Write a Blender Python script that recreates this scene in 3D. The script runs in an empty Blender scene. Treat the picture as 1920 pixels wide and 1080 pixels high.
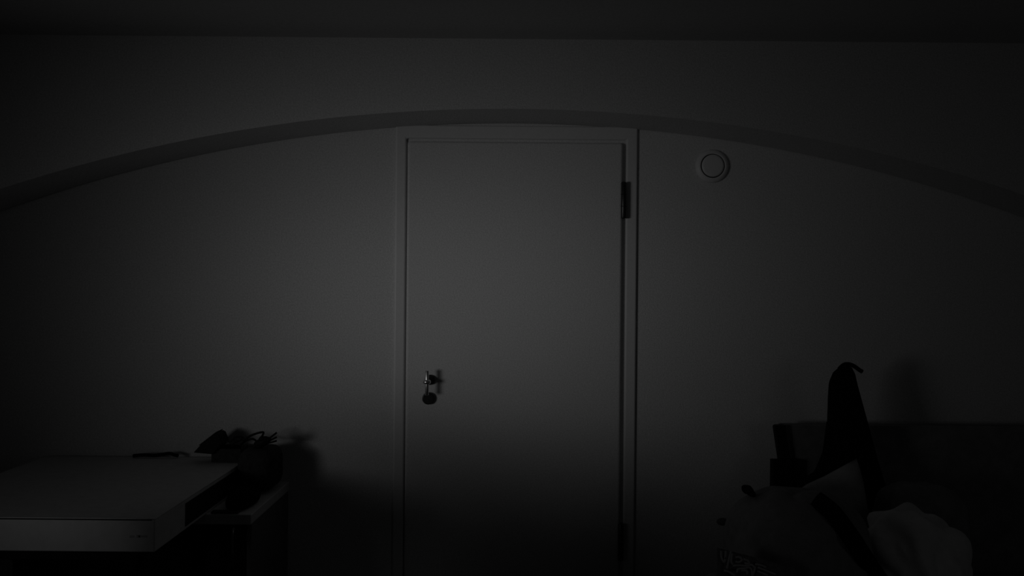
import bpy, bmesh, math, random
from mathutils import Vector, Matrix, noise
random.seed(4)
sc = bpy.context.scene
COL = sc.collection
PI = math.pi

# ------------------------------------------------------------------ camera, world, light, exposure
F = 1389.0                       # focal length in pixels of the 1920 x 1080 frame
CAM = Vector((0, 0, 1.43))
ROLL = math.radians(0.5)
cd = bpy.data.cameras.new('camera'); cam = bpy.data.objects.new('camera', cd); COL.objects.link(cam)
cd.sensor_width = 36; cd.lens = F / 1920 * 36; cd.clip_start = 0.05
cam.location = CAM; cam.rotation_euler = (PI / 2, -ROLL, 0)
sc.camera = cam

w = bpy.data.worlds.new('night'); sc.world = w; w.use_nodes = True
w.node_tree.nodes['Background'].inputs[0].default_value = (0.5, 0.5, 0.5, 1)
w.node_tree.nodes['Background'].inputs[1].default_value = 0.0

def aim(o, p):
    o.rotation_euler = (Vector(p) - o.location).to_track_quat('-Z', 'Y').to_euler()

LAMP = Vector((-2.62, 0.0, 1.25)); LAIM = Vector((-0.13, 3.0, 1.425))
ld = bpy.data.lights.new('reading_lamp_light', 'AREA'); lo = bpy.data.objects.new('reading_lamp_light', ld); COL.objects.link(lo)
lo.location = LAMP; aim(lo, LAIM)
ld.shape = 'ELLIPSE'; ld.size = 1.2; ld.size_y = 0.74; ld.energy = 17.8; ld.use_nodes = True
# the lamp's beam: brightest along its axis, falling off with the angle (as an IES profile would give)
nt = ld.node_tree; em = nt.nodes['Emission']
geo = nt.nodes.new('ShaderNodeNewGeometry'); dot = nt.nodes.new('ShaderNodeVectorMath'); dot.operation = 'DOT_PRODUCT'
dot.inputs[1].default_value = (LAIM - LAMP).normalized(); nt.links.new(geo.outputs['Incoming'], dot.inputs[0])
prev = dot.outputs['Value']
for op, val in (('ABSOLUTE', None), ('MINIMUM', 1.0), ('ARCCOSINE', None), ('DIVIDE', math.radians(9.4)), ('POWER', 1.40), ('MULTIPLY', -1.0), ('EXPONENT', None)):
    n = nt.nodes.new('ShaderNodeMath'); n.operation = op; nt.links.new(prev, n.inputs[0])
    if val is not None: n.inputs[1].default_value = val
    prev = n.outputs[0]
nt.links.new(prev, em.inputs['Strength'])

fd = bpy.data.lights.new('right_fill_light', 'AREA'); fo = bpy.data.objects.new('right_fill_light', fd); COL.objects.link(fo)  # soft fill from the right, its source unseen
fo.location = (2.1, -.3, 1.4); aim(fo, (0.7, 3.0, 0.55))
fd.shape = 'RECTANGLE'; fd.size = 0.8; fd.size_y = 0.8; fd.energy = 0.25

sc.view_settings.view_transform = 'Standard'; sc.view_settings.look = 'None'
sc.view_settings.gamma = 1; sc.view_settings.use_curve_mapping = False
sc.view_settings.exposure = 0.0
sc.cycles.use_denoising = True
sc.cycles.max_bounces = 6

# ------------------------------------------------------------------ helpers
RT = Vector((math.cos(ROLL), 0, math.sin(ROLL))); UP = Vector((-math.sin(ROLL), 0, math.cos(ROLL)))
def P(px, py, d):
    """point of the room at distance d that the photograph shows at pixel px, py"""
    return CAM + d * ((px - 960) / F * RT + (540 - py) / F * UP + Vector((0, 1, 0)))

def mat(name, g, rough=0.6, scale=0, var=0.0, bump=0.0, metal=0.0, spec=0.5, bscale=None, sheen=0.0):
    m = bpy.data.materials.new(name); m.use_nodes = True
    nt = m.node_tree; b = nt.nodes['Principled BSDF']
    c = g if isinstance(g, tuple) else (g, g, g)
    b.inputs['Base Color'].default_value = (*c, 1); b.inputs['Roughness'].default_value = rough
    b.inputs['Metallic'].default_value = metal; b.inputs['Specular IOR Level'].default_value = spec
    if sheen: b.inputs['Sheen Weight'].default_value = sheen
    if scale:
        tc = nt.nodes.new('ShaderNodeTexCoord'); n = nt.nodes.new('ShaderNodeTexNoise')
        n.inputs['Scale'].default_value = scale; n.inputs['Detail'].default_value = 4
        nt.links.new(tc.outputs['Object'], n.inputs['Vector'])
        r = nt.nodes.new('ShaderNodeValToRGB')
        r.color_ramp.elements[0].position = 0.3; r.color_ramp.elements[1].position = 0.7
        r.color_ramp.elements[0].color = (*[x * (1 - var) for x in c], 1)
        r.color_ramp.elements[1].color = (*[min(1, x * (1 + var)) for x in c], 1)
        nt.links.new(n.outputs['Fac'], r.inputs['Fac']); nt.links.new(r.outputs['Color'], b.inputs['Base Color'])
        if bump:
            n2 = nt.nodes.new('ShaderNodeTexNoise'); n2.inputs['Scale'].default_value = bscale or scale; n2.inputs['Detail'].default_value = 3
            nt.links.new(tc.outputs['Object'], n2.inputs['Vector'])
            bp = nt.nodes.new('ShaderNodeBump'); bp.inputs['Strength'].default_value = bump; bp.inputs['Distance'].default_value = 0.004
            nt.links.new(n2.outputs['Fac'], bp.inputs['Height']); nt.links.new(bp.outputs['Normal'], b.inputs['Normal'])
    return m

M = dict(
    wall=mat('rough_plaster', 0.70, 0.9, 160, 0.12, 0.5, spec=0.1, bscale=240),
    ceiling=mat('ceiling_paint', 0.66, 0.9, 90, 0.05, 0.2, spec=0.1),
    floor=mat('floor_boards', 0.16, 0.6, 12, 0.2),
    door=mat('door_paint', 0.70, 0.55, 180, 0.11, 0.3, spec=0.25, bscale=260),
    casing=mat('casing_paint', 0.70, 0.5, 120, 0.03, spec=0.35),
    steel=mat('brushed_steel', 0.42, 0.22, 60, 0.08, metal=1.0),
    polished=mat('polished_steel', 0.8, 0.33, 60, 0.05, metal=1.0),
    dark_steel=mat('dark_steel', 0.06, 0.35, 60, 0.08, metal=0.8),
    plastic=mat('white_plastic', 0.72, 0.45, 40, 0.02, spec=0.4),
    groove=mat('groove_shadow_plastic', 0.03, 0.7, 40, 0.05),
    board=mat('white_board', 0.60, 0.6, 40, 0.05, spec=0.3),
    unit=mat('grey_laminate', 0.16, 0.6, 40, 0.08),
    card=mat('white_card', 0.62, 0.75, 30, 0.05, 0.05, spec=0.15),
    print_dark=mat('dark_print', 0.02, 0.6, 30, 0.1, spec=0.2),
    print_grey=mat('grey_print', 0.42, 0.7, 30, 0.1, spec=0.2),
    black=mat('black_fabric', 0.008, 0.95, 90, 0.3, 0.3, spec=0.05),
    black_plastic=mat('black_plastic', 0.010, 0.6, 50, 0.1, spec=0.15),
    bag=mat('charcoal_nylon', 0.05, 0.85, 70, 0.2, 0.3, spec=0.1),
    headboard=mat('dark_veneer', 0.24, 0.6, 25, 0.15, spec=0.2),
    duvet=mat('grey_cotton', 0.24, 0.95, 40, 0.08, 0.3, spec=0.05),
    pillow=mat('mid_grey_cotton', 0.36, 0.95, 40, 0.08, 0.3, spec=0.05),
    sheet=mat('pale_cotton', 0.66, 0.95, 40, 0.06, 0.3, spec=0.05),
    shirt=mat('black_jersey', 0.17, 0.95, 90, 0.2, spec=0.05),
    ink=mat('pale_print_ink', 0.42, 0.8, 90, 0.05),
    mattress=mat('mattress_ticking', 0.3, 0.95, 60, 0.06),
    wood=mat('dark_wood', 0.05, 0.6, 14, 0.25),
)

def link(name, bm, m, parent=None, smooth=False, bevel=0.0, seg=2):
    bmesh.ops.recalc_face_normals(bm, faces=bm.faces)
    me = bpy.data.meshes.new(name); bm.to_mesh(me); bm.free()
    o = bpy.data.objects.new(name, me); COL.objects.link(o); me.materials.append(M[m])
    if smooth:
        for p in me.polygons: p.use_smooth = True
    if bevel:
        b = o.modifiers.new('bevel', 'BEVEL'); b.width = bevel; b.segments = seg; b.limit_method = 'ANGLE'
    if parent:
        o.parent = parent; o.matrix_parent_inverse = parent.matrix_world.inverted() if False else Matrix.Translation(-parent.location)
    return o

def struct(name, bm, m, parent=None, **k):
    o = link(name, bm, m, parent, **k)
    if not parent: o['kind'] = 'structure'
    return o

def thing(name, label, cat, loc, group=None):
    o = bpy.data.objects.new(name, None); COL.objects.link(o); o.location = loc; o.empty_display_size = 0.05
    o['label'] = label; o['category'] = cat
    if group: o['group'] = group
    return o

def tag(o, label, cat, group=None):
    o['label'] = label; o['category'] = cat
    if group: o['group'] = group
    return o

def box(bm, a, b, rot=None, about=None):
    a = Vector(a); b = Vector(b)
    vs = [bm.verts.new((x, y, z)) for x in (a.x, b.x) for y in (a.y, b.y) for z in (a.z, b.z)]
    for f in ((0, 1, 3, 2), (4, 6, 7, 5), (0, 4, 5, 1), (2, 3, 7, 6), (0, 2, 6, 4), (1, 5, 7, 3)):
        bm.faces.new([vs[i] for i in f])
    if rot:
        c = Vector(about) if about else (a + b) / 2
        for v in vs: v.co = c + rot @ (v.co - c)
    return bm
def Bx(a, b, **k): return box(bmesh.new(), a, b, **k)

def prism(bm, pts, depth):
    """extrude the polygon pts (3-D points) by the vector depth"""
    depth = Vector(depth)
    a = [bm.verts.new(p) for p in pts]; b = [bm.verts.new(Vector(p) + depth) for p in pts]
    bm.faces.new(a); bm.faces.new(b[::-1]); n = len(a)
    for i in range(n): bm.faces.new((a[i], b[i], b[(i + 1) % n], a[(i + 1) % n]))
    return bm

def lathe(bm, prof, org, axis=(0, -1, 0), seg=40):
    """profile of (radius, height) spun about the axis at org"""
    q = Vector(axis).to_track_quat('Z', 'Y'); org = Vector(org); rings = []
    for r, h in prof:
        if r < 1e-6: rings.append([bm.verts.new(org + q @ Vector((0, 0, h)))])
        else: rings.append([bm.verts.new(org + q @ Vector((r * math.cos(2 * PI * i / seg), r * math.sin(2 * PI * i / seg), h))) for i in range(seg)])
    for A, B in zip(rings, rings[1:]):
        for i in range(seg):
            j = (i + 1) % seg
            vs = [A[0] if len(A) == 1 else A[i], A[0] if len(A) == 1 else A[j], B[0] if len(B) == 1 else B[j], B[0] if len(B) == 1 else B[i]]
            u = []
            for v in vs:
                if v not in u: u.append(v)
            if len(u) > 2: bm.faces.new(u)
    return bm

def tube(bm, pts, r, seg=8, flat=None):
    """a round (or flat: width, thickness) cord through pts, smoothed"""
    pts = [Vector(p) for p in pts]
    sm = []
    n = len(pts)
    for i in range(n - 1):
        p0 = pts[max(i - 1, 0)]; p1 = pts[i]; p2 = pts[i + 1]; p3 = pts[min(i + 2, n - 1)]
        for k in range(5):
            t = k / 5
            sm.append(0.5 * ((2 * p1) + (p2 - p0) * t + (2 * p0 - 5 * p1 + 4 * p2 - p3) * t * t + (3 * p1 - p0 - 3 * p2 + p3) * t ** 3))
    sm.append(pts[-1])
    rings = []
    ref = Vector((0, 1, 0))
    for i, p in enumerate(sm):
        t = (sm[min(i + 1, len(sm) - 1)] - sm[max(i - 1, 0)]).normalized()
        s = t.cross(ref)
        if s.length < 1e-4: s = Vector((1, 0, 0))
        s.normalize(); u = s.cross(t).normalized()
        rw, rt = flat if flat else (r, r)
        rings.append([bm.verts.new(p + s * rw * math.cos(2 * PI * k / seg) + u * rt * math.sin(2 * PI * k / seg)) for k in range(seg)])
    for A, B in zip(rings, rings[1:]):
        for k in range(seg): bm.faces.new((A[k], A[(k + 1) % seg], B[(k + 1) % seg], B[k]))
    bm.faces.new(rings[0][::-1]); bm.faces.new(rings[-1])
    return bm

def lump(c, rad, e=2.2, amp=0.02, freq=5.0, floor=None, seed=0, rot=None, sub=5, crease=0.0, fold=False):
    """a soft stuffed form: superellipsoid with folds, settled on the height floor"""
    bm = bmesh.new(); bmesh.ops.create_icosphere(bm, subdivisions=sub, radius=1)
    c = Vector(c); off = Vector((seed * 7.3, seed * 3.1, seed * 5.7))
    for v in bm.verts:
        n = v.co.normalized()
        k = (abs(n.x) ** e + abs(n.y) ** e + abs(n.z) ** e) ** (-1 / e)
        p = Vector((n.x * k * rad[0], n.y * k * rad[1], n.z * k * rad[2]))
        if fold: d = (abs(noise.noise(Vector((p.x * 1.5 + p.z * .7, p.y * 1.2, p.z * .45 - p.x * .35)) * freq + off)) * 2 - .5) * amp
        else: d = noise.noise((p * freq) + off) * amp
        if crease: d -= crease * max(0, 0.25 - abs(noise.noise(p * freq * 1.7 + off * 2))) * 4 * amp
        p += n * d
        if rot: p = rot @ p
        p += c
        if floor is not None and p.z < floor: p.z = floor + (p.z - floor) * 0.02
        v.co = p
    return bm

def sheet_mesh(rows, thick=0.006, sub=3, amp=0.0, freq=9, seed=0):
    """cloth through a grid of 3-D points (rows of equal length), smoothly subdivided, with thickness"""
    bm = bmesh.new()
    g = [[bm.verts.new(p) for p in r] for r in rows]
    for i in range(len(g) - 1):
        for j in range(len(g[0]) - 1): bm.faces.new((g[i][j], g[i][j + 1], g[i + 1][j + 1], g[i + 1][j]))
    bmesh.ops.subdivide_edges(bm, edges=bm.edges, cuts=sub, use_grid_fill=True, smooth=0.6)
    if amp:
        for v in bm.verts: v.co += Vector((0, -1, 0.4)) * noise.noise(v.co * freq + Vector((seed, 0, 0))) * amp
    bmesh.ops.recalc_face_normals(bm, faces=bm.faces)
    bmesh.ops.solidify(bm, geom=bm.faces, thickness=thick)
    return bm

# ------------------------------------------------------------------ the room
XL, XR, YB, YW = -3.2, 2.7, -1.6, 3.0
ZC = P(960, 73, 2.75).z
struct('floor', Bx((XL - .1, YB - .1, -0.06), (XR + .1, YW + .1, 0)), 'floor')
struct('ceiling', Bx((XL - .1, YB - .1, ZC), (XR + .1, YW + .1, ZC + .1)), 'ceiling')
struct('wall_left', Bx((XL - .1, YB, 0), (XL, YW, ZC)), 'wall')
struct('wall_right', Bx((XR, YB, 0), (XR + .1, YW, ZC)), 'wall')
struct('wall_front', Bx((XL - .1, YB - .1, 0), (XR + .1, YB, ZC)), 'wall')

# door opening measures
dl, dr = P(762, 600, 3).x, P(1166, 600, 3).x            # leaf
dt = P(966, 268, 3).z
ol, orr, ot = dl + 0.008, dr - 0.008, dt - 0.008         # opening in the wall
cl, cr = P(740, 600, 3).x, P(1192, 600, 3).x             # casing outside
ct = P(966, 237, 3).z
bm = bmesh.new()
box(bm, (XL - .1, YW, 0), (ol, YW + .12, ZC)); box(bm, (orr, YW, 0), (XR + .1, YW + .12, ZC)); box(bm, (ol, YW, ot), (orr, YW + .12, ZC))
struct('wall_back', bm, 'wall')

# the bulkhead with its shallow arch in front of the door wall
AX, AR = 0.013, 6.0
AZ = P(966, 204, 2.75).z
bm = bmesh.new()
pts = []
N = 120
for i in range(N + 1):
    x = XL + (XR - XL) * i / N
    pts.append((x, AZ - AR + math.sqrt(AR * AR - (x - AX) ** 2)))
fr = [(bm.verts.new((x, 2.75, z)), bm.verts.new((x, 2.75, ZC)), bm.verts.new((x, 2.995, z)), bm.verts.new((x, 2.995, ZC))) for x, z in pts]
for A, B in zip(fr, fr[1:]):
    bm.faces.new((A[0], B[0], B[1], A[1])); bm.faces.new((A[0], A[2], B[2], B[0]))
    bm.faces.new((A[2], A[3], B[3], B[2])); bm.faces.new((A[1], B[1], B[3], A[3]))
for A in (fr[0], fr[-1]): bm.faces.new((A[0], A[1], A[3], A[2]))
struct('wall_arch', bm, 'wall')
bm = bmesh.new()
box(bm, (XL, YW - .015, 0), (cl, YW, .08)); box(bm, (cr, YW - .015, 0), (XR, YW, .08))
struct('baseboard_back', bm, 'casing', bevel=.004)

# the door with its casing, leaf, hinges, lever and lock rose
door = bpy.data.objects.new('door_1', None); COL.objects.link(door); door.location = ((dl + dr) / 2, 3.0, 0); door['kind'] = 'structure'
door['label'] = 'pale flush door in a narrow casing under the arch'
il, ir, it = P(760, 600, 3).x, P(1171, 600, 3).x, P(966, 262, 3).z
bm = bmesh.new()
prism(bm, [(cl, 3, 0), (il, 3, 0), (il, 3, it), (ir, 3, it), (ir, 3, 0), (cr, 3, 0), (cr, 3, ct), (cl, 3, ct)], (0, -.013, 0))
link('door_casing', bm, 'casing', door, bevel=.007, seg=3)
bm = Bx((ol, 3.0, 0), (il + .0, 3.1, ot)) if False else bmesh.new()
box(bm, (ol, 3.001, 0), (ol + .012, 3.12, ot)); box(bm, (orr - .012, 3.001, 0), (orr, 3.12, ot)); box(bm, (ol, 3.001, ot - .012), (orr, 3.12, ot))
link('door_jamb', bm, 'casing', door)
bm = Bx((dl + .001, 2.978, 0.006), (dr - .004, 3.018, dt))
link('door_leaf', bm, 'door', door, bevel=.011, seg=4)
hx = P(1166.5, 600, 2.98).x
for y0, y1 in ((342, 410), (981, 1050)):
    zt, zb = P(1166, y0, 2.975).z, P(1166, y1, 2.975).z
    h = link('hinge', lathe(bmesh.new(), [(0, 0), (.009, 0), (.0105, .003), (.0105, zt - zb - .003), (.009, zt - zb), (0, zt - zb)], (hx, 2.968, zb), (0, 0, 1), 20), 'dark_steel', door, smooth=True)
    bm = bmesh.new()
    for f in (.33, .66):
        z = zb + (zt - zb) * f
        lathe(bm, [(0.0109, -.0012), (.0113, 0), (.0109, .0012), (.0, .0012)], (hx, 2.968, z), (0, 0, 1), 20)
    link('hinge_joint', bm, 'black_plastic', h)
# lever
rp = P(805.5, 712.5, 2.966)
hd = link('door_handle', lathe(bmesh.new(), [(0, 0), (.019, 0), (.0205, .003), (.0195, .012), (.011, .014), (.0105, .040), (0, .040)], (rp.x, 2.978, rp.z)), 'dark_steel', door, smooth=True)
c = P(800.5, 716, 2.925)
link('collar', lathe(bmesh.new(), [(0, -.0085), (.012, -.008), (.0155, -.005), (.0165, 0), (.0155, .005), (.012, .008), (0, .0085)], c, (0.0, 0.0, 1)), 'polished', hd, smooth=True)
bm = bmesh.new(); tube(bm, [c, (c + Vector((rp.x, 2.978, rp.z))) / 2, Vector((rp.x, 2.978, rp.z))], .009, 14)
link('spindle', bm, 'dark_steel', hd, smooth=True)
zt, zb = P(801, 695, 2.925).z, P(801, 741, 2.925).z
link('lever_bar', lathe(bmesh.new(), [(0, 0), (.0065, 0), (.0076, .0015), (.0076, zt - zb - .0015), (.0065, zt - zb), (0, zt - zb)], (c.x, c.y, zb), (0, 0, 1), 32), 'polished', hd, smooth=True)
lk = P(803, 747, 2.97)
lr = link('lock_rose', lathe(bmesh.new(), [(0, 0), (.0235, 0), (.0245, .004), (.024, .014), (.022, .016), (0, .016)], (lk.x, 2.978, lk.z)), 'dark_steel', door, smooth=False, bevel=.001)

# smoke detector
sp = P(1337, 310.5, 2.98)
sd = thing('smoke_detector', 'round white smoke detector on the wall right of the door', 'smoke detector', (sp.x, 3.0, sp.z))
q = (sp.x, 3.0, sp.z)
link('base', lathe(bmesh.new(), [(0, 0), (.067, 0), (.0675, .004), (.066, .009), (.062, .014), (.056, .0175), (.0510, .0190), (.0492, .0185), (.0485, .010), (0, .010)], q, seg=64), 'plastic', sd, smooth=True)
link('groove', lathe(bmesh.new(), [(.0440, .011), (.0484, .011), (.0484, .0125), (.0440, .0125)], q, seg=64), 'groove', sd)
link('cover', lathe(bmesh.new(), [(0, .0105), (.0445, .0105), (.0448, .0185), (.0440, .0205), (.036, .0212), (0, .0215)], q, seg=64), 'plastic', sd, smooth=True)

# ------------------------------------------------------------------ left: low cabinet, table and the things on them
cz = 0.64
cx1 = -0.893
cab = thing('cabinet', 'low cabinet with a pale top against the wall left of the door', 'cabinet', (-1.2, 2.8, 0))
link('cabinet_top', Bx((-1.75, 2.555, cz - .035), (cx1, 2.998, cz)), 'board', cab, bevel=.003)
link('side_panel', Bx((cx1 - .022, 2.575, 0), (cx1 - .004, 2.995, cz - .035)), 'unit', cab, bevel=.002)
link('side_panel', Bx((-1.746, 2.575, 0), (-1.728, 2.995, cz - .035)), 'unit', cab, bevel=.002)
link('back_panel', Bx((-1.728, 2.985, .02), (cx1 - .022, 2.995, cz - .035)), 'unit', cab)
for x0, x1, hxx in ((-1.726, -1.322, -1.36), (-1.318, cx1 - .024, -0.955)):
    dd = link('cabinet_door', Bx((x0, 2.576, .05), (x1, 2.592, cz - .04)), 'black_plastic', cab, bevel=.002)
    bm = bmesh.new(); tube(bm, [(hxx, 2.576, .585), (hxx, 2.555, .585), (hxx, 2.555, .50), (hxx, 2.576, .50)], .005, 8)
    link('pull_handle', bm, 'steel', dd, smooth=True)

tb = thing('side_table', 'low black table in front of the cabinet, under the large white box', 'table', (-1.5, 2.36, 0))
link('table_top', Bx((-2.15, 2.20, cz - .03), (-1.10, 2.55, cz)), 'black_plastic', tb, bevel=.003)
for x, y in ((-2.12, 2.23), (-2.12, 2.52), (-1.13, 2.23), (-1.13, 2.52)):
    link('leg', Bx((x - .02, y - .02, 0), (x + .02, y + .02, cz - .03)), 'black_plastic', tb, bevel=.003)

# the large white box; its flat lid is seen from above
bx0, bx1, by0, by1 = -1.86, -1.048, 2.186, 2.975
bz0, bz1 = cz + .001, P(295, 973, 2.186).z + .0
wb = thing('box', 'large flat white box with a dark panel along its right side', 'box', ((bx0 + bx1) / 2, (by0 + by1) / 2, bz0))
link('box_body', Bx((bx0, by0, bz0), (bx1, by1, bz1 - .004)), 'card', wb, bevel=.003)
link('lid', Bx((bx0 - .001, by0 + .004, bz1 - .0035), (bx1 + .001, by1 + .001, bz1)), 'card', wb, bevel=.0015)
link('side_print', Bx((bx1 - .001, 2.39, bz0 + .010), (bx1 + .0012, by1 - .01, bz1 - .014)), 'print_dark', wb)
bm = bmesh.new()
for (x0, x1, y0, y1) in ((243, 252, 1004, 1008), (256, 263, 1003, 1008), (260, 276, 1004, 1007.5)):
    a = P(x0, y1, by0); b = P(x1, y0, by0)
    box(bm, (a.x, by0 - .001, a.z), (b.x, by0 + .001, b.z))
link('front_print', bm, 'print_grey', wb)
bm = Bx((bx0 + .02, by0 - .0008, bz1 - .0052), (P(284, 974, by0).x, by0 + .003, bz1 - .0025))
link('flap_slot', bm, 'print_dark', wb)

# flat black strap lying along the back edge of the box lid
bm = bmesh.new()
yb = by1 - .02
tube(bm, [P(250, 857, yb), P(270, 855.5, yb), P(290, 856.3, yb), P(304, 854.5, yb), P(318, 852.8, yb), P(326, 855, yb), P(334, 857, yb)], .005, 8, flat=(.007, .007))
o = link('strap', bm, 'black', None, smooth=True); tag(o, 'thin black strap lying along the back edge of the white box', 'strap')
dz = bz1 + .001 - min((o.matrix_world @ v.co).z for v in o.data.vertices); o.location.z += dz

# dark bag behind the box, with the cables heaped on it
bgz = P(470, 834, 2.88).z
bag = tag(link('bag', lump((-.967, 2.87, (cz + bgz) / 2), (.074, .085, (bgz - cz) / 2), 3.2, .008, 12, cz + .001, 3, sub=4), 'bag', None, smooth=True),
          'dark rounded bag standing against the wall beside the white box', 'bag')
# a small flat crate sits behind on the box lid, under the tilted case
cr0 = P(405, 853, 2.93); cr1 = P(482, 838, 2.93)
crate = thing('tray', 'dark shallow tray on the back corner of the white box, under the cables', 'tray', ((cr0.x + cr1.x) / 2, 2.93, bz1))
bm = bmesh.new()
tx0, tx1, ty0, ty1, tz1 = cr0.x, bx1 - .005, 2.885, 2.972, cr1.z
box(bm, (tx0, ty0, bz1 + .001), (tx1, ty1, bz1 + .006))
link('tray_floor', bm, 'bag', crate)
for a, b in (((tx0, ty0), (tx1, ty0 + .004)), ((tx0, ty1 - .004), (tx1, ty1)), ((tx0, ty0 + .004), (tx0 + .004, ty1 - .004)), ((tx1 - .004, ty0 + .004), (tx1, ty1 - .004))):
    link('tray_side', Bx((a[0], a[1], bz1 + .006), (b[0], b[1], tz1)), 'bag', crate)
# tilted black case
d0 = 2.87
ps = [P(362, 849, d0), P(374, 836, d0), P(405, 812, d0), P(411, 815, d0), P(417, 832, d0), P(398, 852, d0)]
ps = [Vector((p.x, d0, max(p.z, bz1 + .002))) for p in ps]
cs = thing('case', 'small black wedge-shaped case tilted at the back of the white box', 'case', (ps[0].x, d0, bz1))
link('case_body', prism(bmesh.new(), ps, (0, .07, 0)), 'black_plastic', cs, bevel=.004)
q0, q1 = ps[1], ps[2]
nrm = Vector((-(q1.z - q0.z), 0, q1.x - q0.x)).normalized() * .004
link('case_lid', prism(bmesh.new(), [q0 + nrm * .2, q1 + nrm * .2, q1 + nrm, q0 + nrm], (0, .07, 0)), 'bag', cs)

# cables
def cable(pix, d, r, label, name='cable'):
    bm = bmesh.new(); tube(bm, [P(x, y, dd if dd else d) for x, y, *z in pix for dd in [z[0] if z else None]], r, 8)
    return tag(link(name, bm, 'black_plastic', None, smooth=True), label, 'cable')
cable([(414, 829), (424, 827.5), (433, 827.5), (440, 821), (448, 819), (456, 821), (449, 826), (440, 830), (436, 836, 2.89)], 2.88, .0035, 'thin black cable running flat and curling into a low loop beside the wedge case')
cable([(455, 826), (468, 818), (480, 813), (490, 810.5), (494, 811), (492, 817), (487, 823), (484, 832, 2.87)], 2.86, .0042, 'black cable bent up in the highest loop above the dark bag')
cable([(452, 833, 2.93), (462, 826, 2.91), (474, 823, 2.9), (484, 828, 2.89), (492, 821, 2.88), (500, 820, 2.88), (508, 826, 2.88)], 2.9, .0040, 'black cable tangled low across the top of the dark bag')
pl = thing('power_plug', 'black plug with its pointed cord end sticking out right on the dark bag', 'plug', P(492, 838, 2.84))
bm = bmesh.new()
a, b = P(478, 836, 2.84), P(508, 822, 2.84)
q = (b - a).normalized()
lathe(bm, [(0, 0), (.012, .002), (.017, .012), (.017, .040), (.012, .055), (.007, .066), (0, .068)], a, q, 16)
link('plug_body', bm, 'black_plastic', pl, smooth=True)
for dy in (0, 6, 11):
    bm = bmesh.new(); tube(bm, [P(500, 826 + dy * .5, 2.84), P(510, 818 + dy, 2.845), P(519, 811 + dy * 1.4, 2.85)], .0035, 8)
    link('cord_end', bm, 'black_plastic', pl, smooth=True)

# black cloth pouch on the cabinet top in front of the bag
c0 = P(500, 940, 2.70)
o = link('pouch', lump((-0.962, 2.675, cz + .026), (.045, .100, .034), 2.6, .006, 14, cz + .001, 8, sub=4), 'black', None, smooth=True)
tag(o, 'black fabric pouch lying on the pale cabinet top at its right end', 'pouch')
o = link('dark_tray', Bx((-1.035, 2.56, cz + .001), (-.94, 2.585, cz + .008)), 'bag', None, bevel=.002)
o.name = 'notebook'; tag(o, 'small dark notebook at the front edge of the cabinet top', 'notebook')

# ------------------------------------------------------------------ right: bed with the things on it
mz = 0.38
hz = P(1560, 797, 2.86).z
hx0 = P(1466, 800, 2.86).x
bed = thing('bed', 'bed with a dark headboard against the wall in the right corner', 'bed', (1.6, 2.3, 0))
link('headboard', Bx((hx0, 2.86, .12), (2.62, 2.90, hz)), 'headboard', bed, bevel=.004)
a = [P(1453, 801, 2.83), P(1456, 798, 2.83), P(1473, 797.5, 2.83), P(1489, 912, 2.83), P(1495, 1000, 2.83), P(1466, 1000, 2.83), P(1463, 868, 2.83)]
link('headboard_post', prism(bmesh.new(), [Vector((p.x, 2.83, p.z)) for p in a], (0, .03, 0)), 'black_plastic', bed, bevel=.003)
a, b = P(1447, 1000, 2.80), P(1488, 863, 2.80)
link('corner_block', Bx((a.x, 2.79, a.z), (b.x, 2.828, b.z)), 'black_plastic', bed, bevel=.003)
link('mattress', Bx((.72, .95, .22), (2.60, 2.785, mz)), 'mattress', bed, bevel=.04, seg=4)
link('bed_frame', Bx((.70, .93, .10), (2.62, 2.79, .219)), 'headboard', bed, bevel=.005)
for x, y in ((.75, .98), (2.57, .98), (.75, 2.74), (2.57, 2.74)):
    link('leg', Bx((x - .03, y - .03, 0), (x + .03, y + .03, .10)), 'black_plastic', bed, bevel=.003)

def flat_form(out, d, prof):
    """a stuffed flat form with the outline out (pixels at distance d); prof: (depth offset, scale of the outline)"""
    bm = bmesh.new()
    front = [P(x, y, d) for x, y in out]; n = len(front); cen = sum(front, Vector()) / n
    R = []
    for off, k in prof:
        if k == 0: R.append([bm.verts.new((cen.x, d + off, cen.z))])
        else: R.append([bm.verts.new((cen.x + (p.x - cen.x) * k, d + off, cen.z + (p.z - cen.z) * k)) for p in front])
    for A, B in zip(R, R[1:]):
        for i in range(n):
            j = (i + 1) % n
            if len(A) == 1: bm.faces.new((A[0], B[i], B[j]))
            elif len(B) == 1: bm.faces.new((A[i], B[0], A[j]))
            else: bm.faces.new((A[i], B[i], B[j], A[j]))
    return bm, cen

# tall black bag leaning on the headboard with a loop at its tip
d = 2.69
out = [(1549, 1077), (1550, 960), (1551, 880), (1552, 810), (1554, 740), (1556, 712), (1562, 698), (1570, 691), (1580, 686), (1592, 686), (1598, 690), (1603, 712), (1612, 745), (1627, 800), (1645, 868), (1657, 906), (1680, 990), (1690, 1077)]
bm, cen = flat_form(out, d, ((-.036, 0), (-.035, .6), (-.024, .92), (0, 1), (.024, .92), (.035, .6), (.036, 0)))
tall = thing('gear_bag', 'tall black tapering bag standing on the bed against the headboard', 'bag', (cen.x, d, mz))
link('bag_body', bm, 'black', tall, smooth=True)
bm = bmesh.new(); tube(bm, [P(1573, 692, d), P(1582, 684, d), P(1592, 683, d - .005), P(1602, 687, d - .01), P(1611, 693.5, d - .012), P(1617, 697, d - .012)], .006, 8, flat=(.0075, .005))
link('hook_strap', bm, 'black', tall, smooth=True)
sk = [(1553, 790), (1562, 1070), (1470, 1070), (1480, 925), (1500, 906), (1530, 885), (1545, 850)]
link('side_flap', prism(bmesh.new(), [Vector((P(x, y, d).x, d - .02, P(x, y, d).z)) for x, y in sk], (0, .04, 0)), 'black', tall, bevel=.006)

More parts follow.
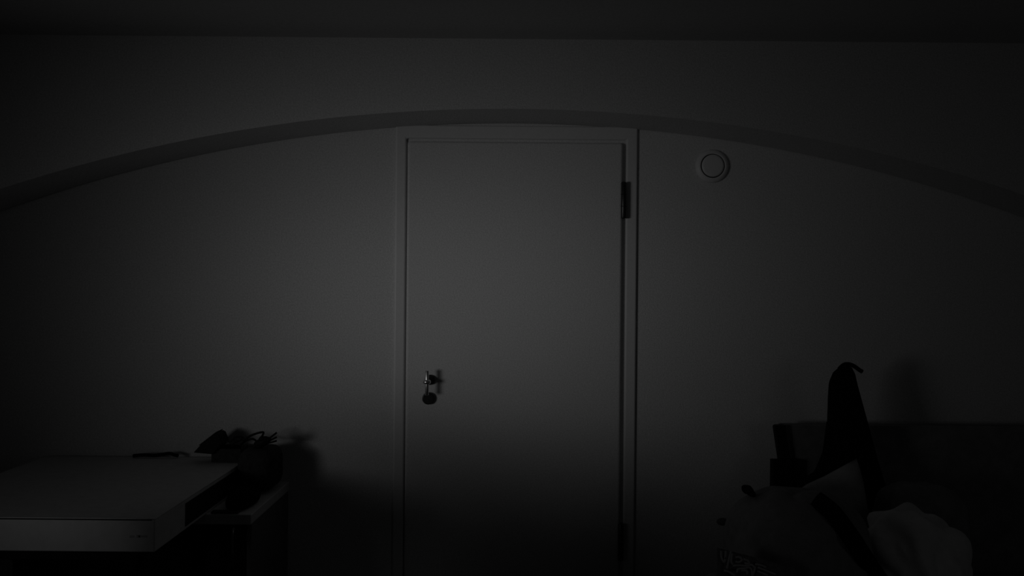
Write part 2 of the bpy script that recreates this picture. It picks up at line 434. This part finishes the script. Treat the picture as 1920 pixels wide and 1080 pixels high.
# grey pillow propped on its corner before the bag
d = 2.57
out = [(1462, 1010), (1488, 926), (1512, 908), (1545, 893), (1580, 874), (1606, 860), (1613, 880), (1620, 910), (1628, 958), (1632, 1060), (1630, 1106), (1550, 1106), (1470, 1106)]
bm, cen = flat_form(out, d, ((-.055, 0), (-.053, .45), (-.038, .78), (-.014, .95), (0, 1.0), (.014, .95), (.038, .78), (.053, .45), (.055, 0)))
o = link('pillow', bm, 'pillow', None, smooth=True)
tag(o, 'grey pillow propped on its corner in front of the tall black bag', 'pillow')

# bundled duvet, its rounded front towards the camera
dv = P(1496, 1000, 2.27)
duvet_bm = lump((dv.x, 2.27, .600), (.206, .21, .222), 2.7, .022, 6, mz + .002, 5, crease=.5)
from mathutils.bvhtree import BVHTree
tree = BVHTree.FromBMesh(duvet_bm)
o = link('duvet', duvet_bm, 'duvet', None, smooth=True)
tag(o, 'grey bundled duvet heaped at the near left corner of the bed', 'duvet')
# black strap running down over the duvet's right side
pp = []
for x, y in ((1530, 936), (1546, 948), (1563, 963), (1582, 988), (1600, 1014), (1618, 1042), (1638, 1072), (1660, 1104)):
    v = P(x, y, 1) - CAM; hit = tree.ray_cast(CAM, v)[0]
    dd = hit.y - .02 if hit else (pp[-1].y - .004)
    pp.append(P(x, y, dd))
bm = bmesh.new(); tube(bm, pp, .02, 12, flat=(.026, .007))
tag(link('belt', bm, 'black', None, smooth=True), 'broad black strap running diagonally down the right side of the grey duvet', 'strap')
# crumpled pale sheet
p = P(1668, 1030, 2.30)
o = link('bed_sheet', lump((1.268, 2.32, .555), (.165, .13, .19), 2.3, .034, 8, mz + .002, 21, fold=True), 'sheet', None, smooth=True)
tag(o, 'crumpled pale sheet heaped on the bed right of the diagonal black strap', 'sheet')
# folded blanket behind the sheet at the frame's right
p = P(1705, 905, 2.56)
o = link('blanket', lump((p.x + .04, 2.56, (mz + p.z) / 2), (.15, .085, (p.z - mz) / 2), 3.4, .012, 8, mz + .002, 9, crease=.5), 'headboard', None, smooth=True)
tag(o, 'dark folded blanket behind the crumpled sheet at the foot of the tall bag', 'blanket')
# small dark oval fitting low on the wall
p = P(1354, 978, 3)
ws = thing('wall_socket', 'small dark oval fitting low on the wall left of the grey duvet', 'socket', (p.x, 3, p.z))
o = link('cover_plate', lathe(bmesh.new(), [(0, 0), (.022, 0), (.022, .004), (.018, .007), (0, .007)], (0, 0, 0)), 'unit', ws, smooth=True)
o.matrix_parent_inverse = Matrix(); o.scale = (1.05, 1, .68)

# printed black shirt hanging over the front of the duvet
rows = []
for i in range(5):
    r = []
    for j in range(6):
        u, v = j / 5, i / 4
        x = 1344 + u * 150; y = 1027 + u * 38 + v * 70
        r.append(P(x, y, 2.03 - .03 * v + .012 * math.sin(u * 7)))
    rows.append(r)
sh = thing('shirt', 'dark shirt with a pale scrawled print at the bottom edge, before the duvet', 'shirt', rows[0][0])
link('cloth', sheet_mesh(rows, .004, 3), 'shirt', sh, smooth=True)
S = [
 [(1352, 1033), (1353, 1046), (1358, 1054), (1361, 1044)],
 [(1361, 1033), (1360, 1048)],
 [(1371, 1034), (1368, 1044), (1365, 1057), (1363, 1066)],
 [(1373, 1038), (1371, 1052), (1374, 1058)],
 [(1379, 1045), (1387, 1045), (1391, 1050), (1386, 1054), (1379, 1053)],
 [(1394, 1048), (1403, 1052), (1404, 1057), (1396, 1056)],
 [(1374, 1061), (1386, 1060), (1398, 1061), (1409, 1059), (1414, 1064)],
 [(1382, 1074), (1384, 1067), (1394, 1066), (1404, 1064), (1409, 1068), (1410, 1078)],
 [(1390, 1070), (1400, 1070), (1401, 1077)],
 [(1416, 1062), (1414, 1072), (1410, 1080)],
 [(1421, 1064), (1432, 1068), (1444, 1073), (1454, 1077)],
 [(1420, 1071), (1428, 1074), (1440, 1079)],
 [(1357, 1070), (1366, 1072), (1378, 1079)],
 [(1416, 1058), (1428, 1060), (1436, 1064)],
]
for s in S:
    bm = bmesh.new(); tube(bm, [P(x, y, 2.004) for x, y in s], .0025, 6, flat=(.0030, .0014))
    link('print_stroke', bm, 'ink', sh, smooth=True)

# small dark things seen at the left of the duvet
o = link('sock', lump(P(1404, 921, 2.32), (.014, .05, .013), 2.4, .006, 30, None, 2, sub=3), 'black', None, smooth=True)
tag(o, 'small dark crumpled sock end sticking out beyond the duvet', 'sock')

# ------------------------------------------------------------------ outside the frame: the lamp that lights the room, and an added drawer unit and box blocking its low rays
lt = thing('floor_lamp', 'black floor lamp with a broad open dish shade, left of the camera', 'lamp', (-2.62, -0.06, 0))
ax = (LAIM - LAMP).normalized(); bk = LAMP - ax * .16
bm = bmesh.new(); lathe(bm, [(0, 0), (.16, 0), (.16, .02), (.02, .03), (.012, .05), (.012, bk.z), (0, bk.z)], (bk.x, bk.y, 0), (0, 0, 1), 24)
link('base', bm, 'black_plastic', lt, smooth=True)
bm = bmesh.new(); lathe(bm, [(0, -.17), (.06, -.17), (.20, -.12), (.35, -.02), (.342, -.02), (.195, -.112), (.055, -.16), (0, -.16)], LAMP, ax, 40)
sx = ax.cross(Vector((0, 0, 1))).normalized()          # the shade is oval, wider than tall
for v in bm.verts: v.co += sx * ((v.co - LAMP).dot(sx)) * .78
link('shade', bm, 'black_plastic', lt, smooth=True)
ch = thing('blocker_chest', 'unseen dark drawer unit added left of the camera to shade the lower wall', 'chest of drawers', (-1.45, 1.3, 0))
A0, A1 = Vector((-1.535, 1.68, 0)), Vector((-.93, 1.24, 0))  # unseen body added to cast the shade over the lower wall and door
u = (A1 - A0).normalized(); vv = Vector((-u.y, u.x, 0)) * -1
BZ = 0.918
def slab(u0, u1, v0, v1, z0, z1):
    return prism(bmesh.new(), [A0 + u * a + vv * b + Vector((0, 0, z0)) for a, b in ((u0, v0), (u1, v0), (u1, v1), (u0, v1))], (0, 0, z1 - z0))
LU = (A1 - A0).length
link('carcass', slab(.01, LU - .01, .02, .34, 0, BZ - .025), 'wood', ch)
link('blocker_top', slab(0, LU, 0, .36, BZ - .025, BZ), 'wood', ch)
for k in range(4):
    dw = link('drawer', slab(.02, LU - .02, .34, .355, .05 + k * .218, .255 + k * .218), 'wood', ch)
    link('knob', lathe(bmesh.new(), [(0, 0), (.008, 0), (.014, .012), (.012, .02), (0, .022)], A0 + u * LU / 2 + vv * .355 + Vector((0, 0, .15 + k * .218)), vv, 12), 'dark_steel', dw)
sb = thing('blocker_box', 'unseen flat wooden box added on the drawer unit to shade the wall left of the door', 'box', A0 + u * .12 + vv * .15 + Vector((0, 0, BZ)))
link('body', slab(.0, .26, .03, .30, BZ + .0005, BZ + .05), 'wood', sb)  # added on top to lift the shadow edge at the wall's left
link('lid', slab(-.003, .263, .027, .303, BZ + .05, BZ + .062), 'wood', sb)
